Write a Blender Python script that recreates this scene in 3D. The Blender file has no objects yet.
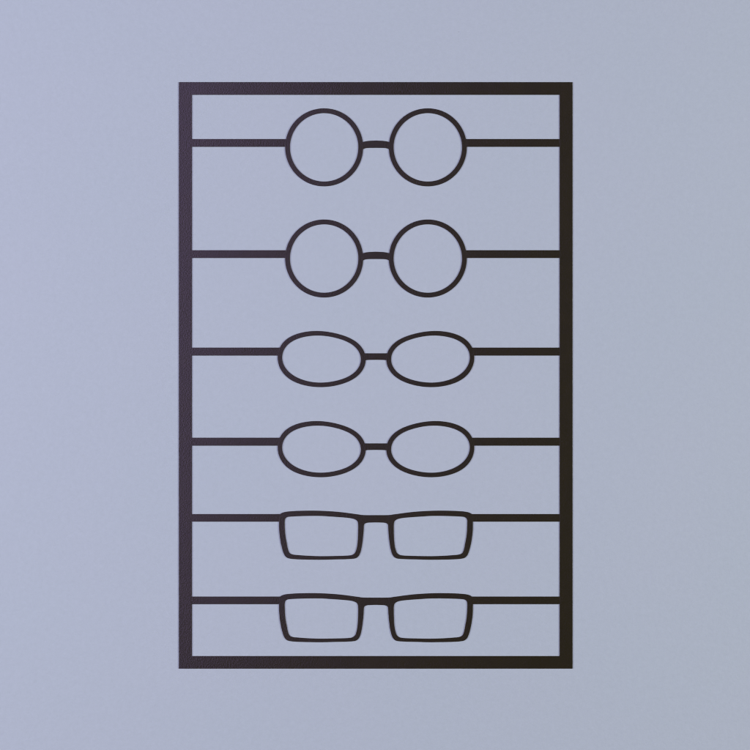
import bpy, math
import numpy as np

# ---------------------------------------------------------------- scene
sc = bpy.context.scene
col = sc.collection
MM = 0.001                 # the panel is drawn in millimetres, x to the right and y downwards from its layout origin
CX, CY, HZ = 375.0, 375.0, 1.5
THICK = 0.7                # sheet steel thickness in mm
WALL_Y = 0.72 * MM         # face of the wall

def world_pt(p, d):
    """layout point (mm) and depth behind the front face (mm) -> metres"""
    return ((p[0] - CX) * MM, d * MM, HZ - (p[1] - CY) * MM)

# ---------------------------------------------------------------- materials
def new_mat(name):
    m = bpy.data.materials.new(name)
    m.use_nodes = True
    nt = m.node_tree
    b = nt.nodes['Principled BSDF']
    return m, nt, b

def node(nt, t, **kw):
    n = nt.nodes.new(t)
    for k, v in kw.items():
        if k in n.inputs: n.inputs[k].default_value = v
        else: setattr(n, k, v)
    return n

def powder_coat():
    m, nt, b = new_mat('dark_brown_powder_coat')
    tc = node(nt, 'ShaderNodeTexCoord')
    geo = node(nt, 'ShaderNodeNewGeometry')
    n1 = node(nt, 'ShaderNodeTexNoise', **{'Scale': 700.0, 'Detail': 3.0, 'Roughness': 0.6})
    nt.links.new(geo.outputs['Position'], n1.inputs['Vector'])
    n2 = node(nt, 'ShaderNodeTexNoise', **{'Scale': 60.0, 'Detail': 3.0})
    nt.links.new(geo.outputs['Position'], n2.inputs['Vector'])
    bump = node(nt, 'ShaderNodeBump', **{'Strength': 0.62, 'Distance': 0.00034})
    nt.links.new(n1.outputs['Fac'], bump.inputs['Height'])
    nt.links.new(bump.outputs['Normal'], b.inputs['Normal'])
    ramp = node(nt, 'ShaderNodeValToRGB')
    ramp.color_ramp.elements[0].position = 0.3
    ramp.color_ramp.elements[0].color = (0.0135, 0.0098, 0.0001, 1)
    ramp.color_ramp.elements[1].position = 0.7
    ramp.color_ramp.elements[1].color = (0.0165, 0.0120, 0.0002, 1)
    nt.links.new(n2.outputs['Fac'], ramp.inputs['Fac'])
    nt.links.new(ramp.outputs['Color'], b.inputs['Base Color'])
    b.inputs['Roughness'].default_value = 0.335
    b.inputs['Specular IOR Level'].default_value = 0.75
    return m

def wall_paint():
    m, nt, b = new_mat('pale_blue_grey_wall_paint')
    geo = node(nt, 'ShaderNodeNewGeometry')
    n1 = node(nt, 'ShaderNodeTexNoise', **{'Scale': 330.0, 'Detail': 4.0, 'Roughness': 0.6})
    n2 = node(nt, 'ShaderNodeTexNoise', **{'Scale': 6.0, 'Detail': 3.0, 'Roughness': 0.5})
    n3 = node(nt, 'ShaderNodeTexNoise', **{'Scale': 45.0, 'Detail': 3.0, 'Roughness': 0.6})
    vor = node(nt, 'ShaderNodeTexVoronoi', **{'Scale': 22.0, 'Randomness': 1.0})
    for n in (n1, n2, n3, vor):
        nt.links.new(geo.outputs['Position'], n.inputs['Vector'])
    add = node(nt, 'ShaderNodeMath', operation='MULTIPLY_ADD')
    add.inputs[1].default_value = 1.5
    nt.links.new(n3.outputs['Fac'], add.inputs[0])
    nt.links.new(n1.outputs['Fac'], add.inputs[2])
    bump = node(nt, 'ShaderNodeBump', **{'Strength': 0.5, 'Distance': 0.0006})
    nt.links.new(add.outputs[0], bump.inputs['Height'])
    nt.links.new(bump.outputs['Normal'], b.inputs['Normal'])
    ramp = node(nt, 'ShaderNodeValToRGB')
    ramp.color_ramp.elements[0].position = 0.35
    ramp.color_ramp.elements[0].color = (0.456, 0.518, 0.576, 1)
    ramp.color_ramp.elements[1].position = 0.65
    ramp.color_ramp.elements[1].color = (0.462, 0.518, 0.579, 1)
    nt.links.new(n2.outputs['Fac'], ramp.inputs['Fac'])
    mot = node(nt, 'ShaderNodeTexNoise', **{'Scale': 210.0, 'Detail': 3.0, 'Roughness': 0.7})
    nt.links.new(geo.outputs['Position'], mot.inputs['Vector'])
    mr = node(nt, 'ShaderNodeMapRange')
    for k, v in (('From Min', 0.3), ('From Max', 0.7), ('To Min', 0.98), ('To Max', 1.02)): mr.inputs[k].default_value = v
    nt.links.new(mot.outputs['Fac'], mr.inputs['Value'])
    mul = node(nt, 'ShaderNodeVectorMath', operation='SCALE')
    nt.links.new(ramp.outputs['Color'], mul.inputs[0])
    nt.links.new(mr.outputs['Result'], mul.inputs['Scale'])
    # a few tiny dust specks in the paint
    lt = node(nt, 'ShaderNodeMath', operation='LESS_THAN')
    lt.inputs[1].default_value = 0.013
    nt.links.new(vor.outputs['Distance'], lt.inputs[0])
    mix = node(nt, 'ShaderNodeMix', data_type='RGBA')
    nt.links.new(lt.outputs[0], mix.inputs['Factor'])
    nt.links.new(mul.outputs['Vector'], mix.inputs[6])
    mix.inputs[7].default_value = (0.36, 0.40, 0.44, 1)
    nt.links.new(mix.outputs[2], b.inputs['Base Color'])
    b.inputs['Roughness'].default_value = 0.75
    b.inputs['Specular IOR Level'].default_value = 0.3
    return m

STEEL = powder_coat()
PAINT = wall_paint()

# ---------------------------------------------------------------- mesh helpers
def strip_mesh(name, pairs, width, front=0.0, back=THICK, bev=0.22, cyclic=False):
    """flat bar of sheet steel between two outlines (pairs of layout points), its front edges rounded over"""
    rows = []
    for a, c in pairs:
        a = np.array(a, float); c = np.array(c, float)
        f = bev / width
        prof = []
        prof.append((a, back))
        for k in range(4):
            t = math.radians(90 * k / 3)
            s = (1 - math.cos(t)) * f
            prof.append((a + (c - a) * s, front + bev * (1 - math.sin(t))))
        for k in range(3, -1, -1):
            t = math.radians(90 * k / 3)
            s = (1 - math.cos(t)) * f
            prof.append((c + (a - c) * s, front + bev * (1 - math.sin(t))))
        prof.append((c, back))
        rows.append([world_pt(p, d) for p, d in prof])
    n, k = len(rows), len(rows[0])
    verts = [v for r in rows for v in r]
    faces = []
    for i in range(n if cyclic else n - 1):
        j = (i + 1) % n
        for q in range(k):
            w = (q + 1) % k
            faces.append((i * k + q, j * k + q, j * k + w, i * k + w))
    if not cyclic:
        faces.append(tuple(range(k)))
        faces.append(tuple((n - 1) * k + q for q in reversed(range(k))))
    me = bpy.data.meshes.new(name)
    me.from_pydata(verts, [], faces)
    import bmesh
    bm = bmesh.new(); bm.from_mesh(me)
    bmesh.ops.recalc_face_normals(bm, faces=bm.faces)
    bm.to_mesh(me); bm.free()
    return me

def link(name, me, parent, mat=STEEL):
    o = bpy.data.objects.new(name, me)
    if mat and not me.materials: me.materials.append(mat)
    col.objects.link(o)
    o.parent = parent
    if parent:
        w = parent.matrix_basis.copy()
        p = parent.parent
        while p: w = p.matrix_basis @ w; p = p.parent
        o.matrix_parent_inverse = w.inverted()
    return o

def empty(name, loc, parent=None):
    e = bpy.data.objects.new(name, None)
    e.empty_display_size = 0.03
    e.location = loc
    col.objects.link(e)
    e.parent = parent
    if parent: e.location = [a - b for a, b in zip(loc, parent.location)]
    return e

def catmull(pts, per=8, closed=True):
    P = np.array(pts, float); n = len(P); out = []
    for i in range(n if closed else n - 1):
        p1, p2 = P[i], P[(i + 1) % n]
        p0 = P[(i - 1) % n] if closed or i > 0 else 2 * p1 - p2
        p3 = P[(i + 2) % n] if closed or i < n - 2 else 2 * p2 - p1
        d = [max(np.linalg.norm(b - a), 1e-6) ** 0.5 for a, b in ((p0, p1), (p1, p2), (p2, p3))]
        t0 = 0; t1 = d[0]; t2 = t1 + d[1]; t3 = t2 + d[2]
        for q in range(per):
            t = t1 + (t2 - t1) * q / per
            a1 = (t1 - t) / (t1 - t0) * p0 + (t - t0) / (t1 - t0) * p1
            a2 = (t2 - t) / (t2 - t1) * p1 + (t - t1) / (t2 - t1) * p2
            a3 = (t3 - t) / (t3 - t2) * p2 + (t - t2) / (t3 - t2) * p3
            b1 = (t2 - t) / (t2 - t0) * a1 + (t - t0) / (t2 - t0) * a2
            b2 = (t3 - t) / (t3 - t1) * a2 + (t - t1) / (t3 - t1) * a3
            out.append((t2 - t) / (t2 - t1) * b1 + (t - t1) / (t2 - t1) * b2)
    if not closed: out.append(P[-1])
    return np.array(out)

def ray_radius(poly, c, ang):
    """distance from c to the closed outline along each angle"""
    d = poly - np.array(c)
    a = np.unwrap(np.arctan2(d[:, 1], d[:, 0])); r = np.hypot(d[:, 0], d[:, 1])
    if a[-1] < a[0]: a = a[::-1]; r = r[::-1]
    aa = np.concatenate([a - 2 * math.pi, a, a + 2 * math.pi, a + 4 * math.pi]); rr = np.tile(r, 4)
    o = np.argsort(aa, kind='stable')
    base = ang + 2 * math.pi * (ang < aa.min())
    return np.interp(base, aa[o], rr[o])

def fourier_outline(pts, c, n, harm):
    """smooth closed outline through hand-measured points: low harmonics of x and y along the curve"""
    P = catmull(pts, 12)
    d = np.linalg.norm(np.roll(P, -1, 0) - P, axis=1)
    L = np.concatenate([[0], np.cumsum(d)])
    u = np.linspace(0, L[-1], 720, endpoint=False)
    Q = np.vstack([P, P[:1]])
    x = np.interp(u, L, Q[:, 0]); y = np.interp(u, L, Q[:, 1])
    def low(v):
        F = np.fft.rfft(v); F[harm + 1:] = 0
        return np.fft.irfft(F, 720)
    x, y = low(x), low(y)
    k = (np.arange(n) * 720) // n
    return np.column_stack([x, y])[k]

# ---------------------------------------------------------------- the outlines (millimetres)
AX = 375.95                              # the eyeglasses' axis of symmetry
N = 240
T = np.linspace(0, 2 * math.pi, N, endpoint=False)

def mirror(p): return np.array([[2 * AX - q[0], q[1]] for q in p])

# round lenses
rc = (324.1, 147.3)
round_out = np.column_stack([rc[0] + 39.0 * np.cos(T), rc[1] + 39.0 * np.sin(T)])
round_in = np.column_stack([rc[0] + 34.2 * np.cos(T), rc[1] + 34.2 * np.sin(T)])

# oval lenses, tipped a little outwards
oval_o = [(277.8, 357.5), (277.95, 360), (278.7, 364), (280.6, 369), (283, 373), (286.2, 376.6), (289.8, 379.4), (294.4, 381.8),
          (301, 384.2), (307, 385.8), (313, 386.7), (321, 387.1), (326, 387.0), (332, 386.3), (338, 385.1), (344, 383.2),
          (350, 380.8), (355.2, 377.6), (359.2, 374.2), (362, 370.7), (364, 367.2), (365.2, 363.6), (365.7, 360.4), (365.5, 356),
          (364.3, 352), (362.4, 348.4), (359.6, 345), (356, 342), (352, 339.4), (348, 337.3), (344, 335.7), (340, 334.5),
          (334, 332.9), (328, 331.8), (318, 331.0), (311, 331.2), (305, 332.0), (299, 333.3), (295, 334.6), (291, 336.4),
          (287, 339), (283, 342.5), (279.6, 347.4), (278.2, 352.5)]
oval_i = [(282.1, 356.5), (282.7, 361.4), (284.3, 365.8), (287, 370), (290.2, 373), (294.4, 376.1), (301, 379.2), (307, 381.1),
          (313, 382.1), (321, 382.5), (326, 382.3), (332, 381.7), (338, 380.4), (344, 378.4), (350, 375.5), (354, 372.6),
          (357.2, 369.3), (359.2, 366), (360.4, 362.8), (360.9, 359.5), (360.8, 357), (360.1, 354.2), (358.4, 350.8), (356, 347.9),
          (352, 344.7), (348, 342.3), (344, 340.4), (340, 339), (334, 337.4), (328, 336.3), (318, 335.6), (311, 335.8),
          (305, 336.7), (299, 338.4), (295, 340), (291, 342.2), (287, 345.2), (284.6, 348.4), (282.9, 352)]
oval_out = fourier_outline(oval_o, (321.7, 359.1), N, 5)
oval_in = fourier_outline(oval_i, (321.7, 359.1), N, 5)

# rectangular lenses, top edge bowed, sides tapering downwards
rect_i = [(284.7, 524), (284.75, 520.6), (285.5, 518.3), (287.4, 517.1), (290.8, 516.6), (302, 516.1), (314, 515.9), (322, 516.0),
          (330, 516.5), (344, 517.5), (351, 518.3), (355, 519.4), (357.3, 521.2), (358.0, 524), (358.05, 533), (357.5, 543),
          (356.5, 548.8), (354.9, 552.9), (352.4, 554.8), (348.8, 555.5), (336, 556.0), (320, 556.2), (308, 555.8), (298, 555.1),
          (292.6, 554.5), (289.8, 553.2), (288.2, 550.0), (286.8, 543.4), (285.6, 537), (284.9, 530)]
rect_o = [(279.0, 525), (279.1, 518), (279.9, 514.4), (282.8, 512.6), (286, 511.8), (294, 511.1), (302, 510.8), (314, 510.7),
          (322, 510.9), (330, 511.3), (338, 511.9), (346, 512.8), (354, 513.9), (360, 514.75), (362.9, 515.6), (363.75, 518),
          (363.85, 524), (363.6, 530.6), (362.8, 539.4), (361.6, 547.4), (360.1, 553.2), (358.5, 556.1), (355.8, 558.2), (348, 559.1),
          (336, 559.4), (322, 559.75), (308, 559.6), (298, 559.35), (291, 558.8), (287.4, 557.9), (284.9, 555.7), (283.2, 552.2),
          (281.2, 545), (279.8, 537), (279.1, 530)]
def radial(poly, c, n=480):
    a = np.linspace(-math.pi, math.pi, n, endpoint=False)
    r = ray_radius(catmull(poly, 10), c, a)
    return np.column_stack([c[0] + r * np.cos(a), c[1] + r * np.sin(a)])
rect_out = radial(rect_o, (321.3, 536.0))
rect_in = radial(rect_i, (321.3, 536.0))

# bridges: top edge and bottom edge
def bridge_pairs(top, bot, per=6):
    t = catmull(top, per, False); b = catmull(bot, per, False)
    t = np.vstack([t, mirror(t[:-1])[::-1]]); b = np.vstack([b, mirror(b[:-1])[::-1]])
    return list(zip(t, b))
round_bridge = bridge_pairs([(360.5, 143.0), (362.6, 142.1), (365.0, 141.4), (368.3, 140.9), (AX, 140.5)],
                            [(360.5, 151.0), (362.7, 149.6), (364.2, 148.6), (367.0, 148.0), (AX, 147.8)])
oval_bridge = bridge_pairs([(362.0, 353.3), (364.2, 353.3), (367.0, 353.3), (370.0, 353.3), (AX, 353.3)],
                           [(362.0, 361.4), (365.0, 360.6), (366.4, 360.1), (370.0, 359.9), (AX, 359.8)])
rect_bridge = bridge_pairs([(360.0, 514.80), (361.6, 515.0), (363.4, 515.1), (365.0, 515.15), (367.2, 515.2), (371.0, 515.2), (AX, 515.2)],
                           [(361.6, 531.0), (363.75, 526.0), (364.2, 524.5), (365.1, 523.5), (367.2, 522.8), (371.0, 522.55), (AX, 522.4)])

# ---------------------------------------------------------------- the setting
def box_mesh(name, x0, x1, y0, y1, z0, z1):
    v = [(x, y, z) for x in (x0, x1) for y in (y0, y1) for z in (z0, z1)]
    f = [(0, 1, 3, 2), (4, 6, 7, 5), (0, 4, 5, 1), (2, 3, 7, 6), (0, 2, 6, 4), (1, 5, 7, 3)]
    me = bpy.data.meshes.new(name); me.from_pydata(v, [], f)
    import bmesh
    bm = bmesh.new(); bm.from_mesh(me)
    bmesh.ops.recalc_face_normals(bm, faces=bm.faces)
    bm.to_mesh(me); bm.free()
    return me
wall = link('wall', box_mesh('wall', -2.5, 2.5, WALL_Y, 0.12, 0.0, 3.0), None, PAINT)
wall['kind'] = 'structure'

# ---------------------------------------------------------------- the panel
panel = empty('metal_eyeglasses_art', world_pt((375.7, 668.8), THICK))
panel['label'] = 'dark brown metal wall panel of six eyeglasses silhouettes inside a thin rectangular frame'
panel['category'] = 'wall art'; panel['kind'] = 'thing'

L0, R0, T0, B0 = 178.8, 572.6, 82.1, 668.7
L1, R1, T1, B1 = 191.9, 559.6, 94.8, 656.1
link('frame', strip_mesh('frame', [((L0, T0), (L1, T1)), ((R0, T0), (R1, T1)), ((R0, B0), (R1, B1)), ((L0, B0), (L1, B1))],
                         13.0, cyclic=True), panel)

STEP = 0.02                # the bars lie this much below the rims and the frame they run into
def bar_mesh(x0, x1, y0, y1):
    return strip_mesh('temple_bar', [((x0, y0), (x0, y1)), ((x1, y0), (x1, y1))], y1 - y0, STEP, THICK - STEP)

def make_glasses(name, out, inn, w, bridge, bw, bar_y, bar_x):
    g = empty(name, world_pt((AX, (bar_y[0] + bar_y[1]) / 2), THICK), panel)
    for o_, i_ in ((out, inn), (mirror(out), mirror(inn))):
        link('lens_rim', strip_mesh('lens_rim', list(zip(o_, i_)), w, cyclic=True), g)
    link('bridge', strip_mesh('bridge', bridge, bw, STEP, THICK - STEP), g)
    link('temple_bar', bar_mesh(L1 - 2.0, bar_x, *bar_y), g)
    link('temple_bar', bar_mesh(2 * AX - bar_x, R1 + 2.0, *bar_y), g)
    return g

def copy_glasses(src, dy):
    g = src.copy(); col.objects.link(g); g.parent = src.parent
    g.location.z -= dy * MM
    for ch in src.children:
        c = ch.copy(); col.objects.link(c); c.parent = g
        c.matrix_parent_inverse = ch.matrix_parent_inverse.copy()
    return g

g = make_glasses('round_eyeglasses', round_out, round_in, 4.8, round_bridge, 7.3, (139.0, 146.8), 287.6)
copy_glasses(g, 111.2)
g = make_glasses('oval_eyeglasses', oval_out, oval_in, 4.8, oval_bridge, 6.5, (347.6, 355.6), 281.0)
copy_glasses(g, 90.1)
g = make_glasses('rectangular_eyeglasses', rect_out, rect_in, 5.0, rect_bridge, 7.3, (514.1, 521.7), 282.0)
copy_glasses(g, 82.5)

# ---------------------------------------------------------------- light
def area(name, loc, target, size, power, color, roll=0.0):
    l = bpy.data.lights.new(name, 'AREA'); l.shape = 'RECTANGLE'
    l.size, l.size_y = size; l.energy = power; l.color = color
    o = bpy.data.objects.new(name, l); col.objects.link(o)
    o.location = loc
    from mathutils import Vector, Quaternion
    q = (Vector(target) - Vector(loc)).to_track_quat('-Z', 'Y')
    o.rotation_euler = (q @ Quaternion((0, 0, 1), roll)).to_euler()
    return o
area('window_light', (-0.95, -1.9, 1.75), (-0.1, 0, 1.52), (1.0, 2.5), 22.5, (0.60, 0.44, 1.0), -0.16)
area('room_light', (-3.3, -1.9, 1.5), (0, 0, 1.5), (1.4, 2.4), 101, (0.945, 1.0, 0.885))
area('room_light', (3.4, -1.9, 1.5), (0, 0, 1.5), (1.4, 2.4), 118, (0.985, 1.0, 0.895))

w = bpy.data.worlds.new('World'); sc.world = w; w.use_nodes = True
bg = w.node_tree.nodes['Background']
bg.inputs['Color'].default_value = (0.95, 0.97, 1.0, 1)
bg.inputs['Strength'].default_value = 0.025

# ---------------------------------------------------------------- camera
cam = bpy.data.cameras.new('camera')
D = 1.9
cam.sensor_width = 36; cam.lens = 36 * D / 0.75
cam.clip_start = 0.01; cam.clip_end = 100
co = bpy.data.objects.new('camera', cam); col.objects.link(co)
co.location = (0, -D, HZ); co.rotation_euler = (math.radians(90), 0, 0)
sc.camera = co

sc.cycles.filter_width = 1.1
sc.view_settings.view_transform = 'Standard'
sc.view_settings.look = 'None'
sc.view_settings.exposure = 0
sc.view_settings.gamma = 1
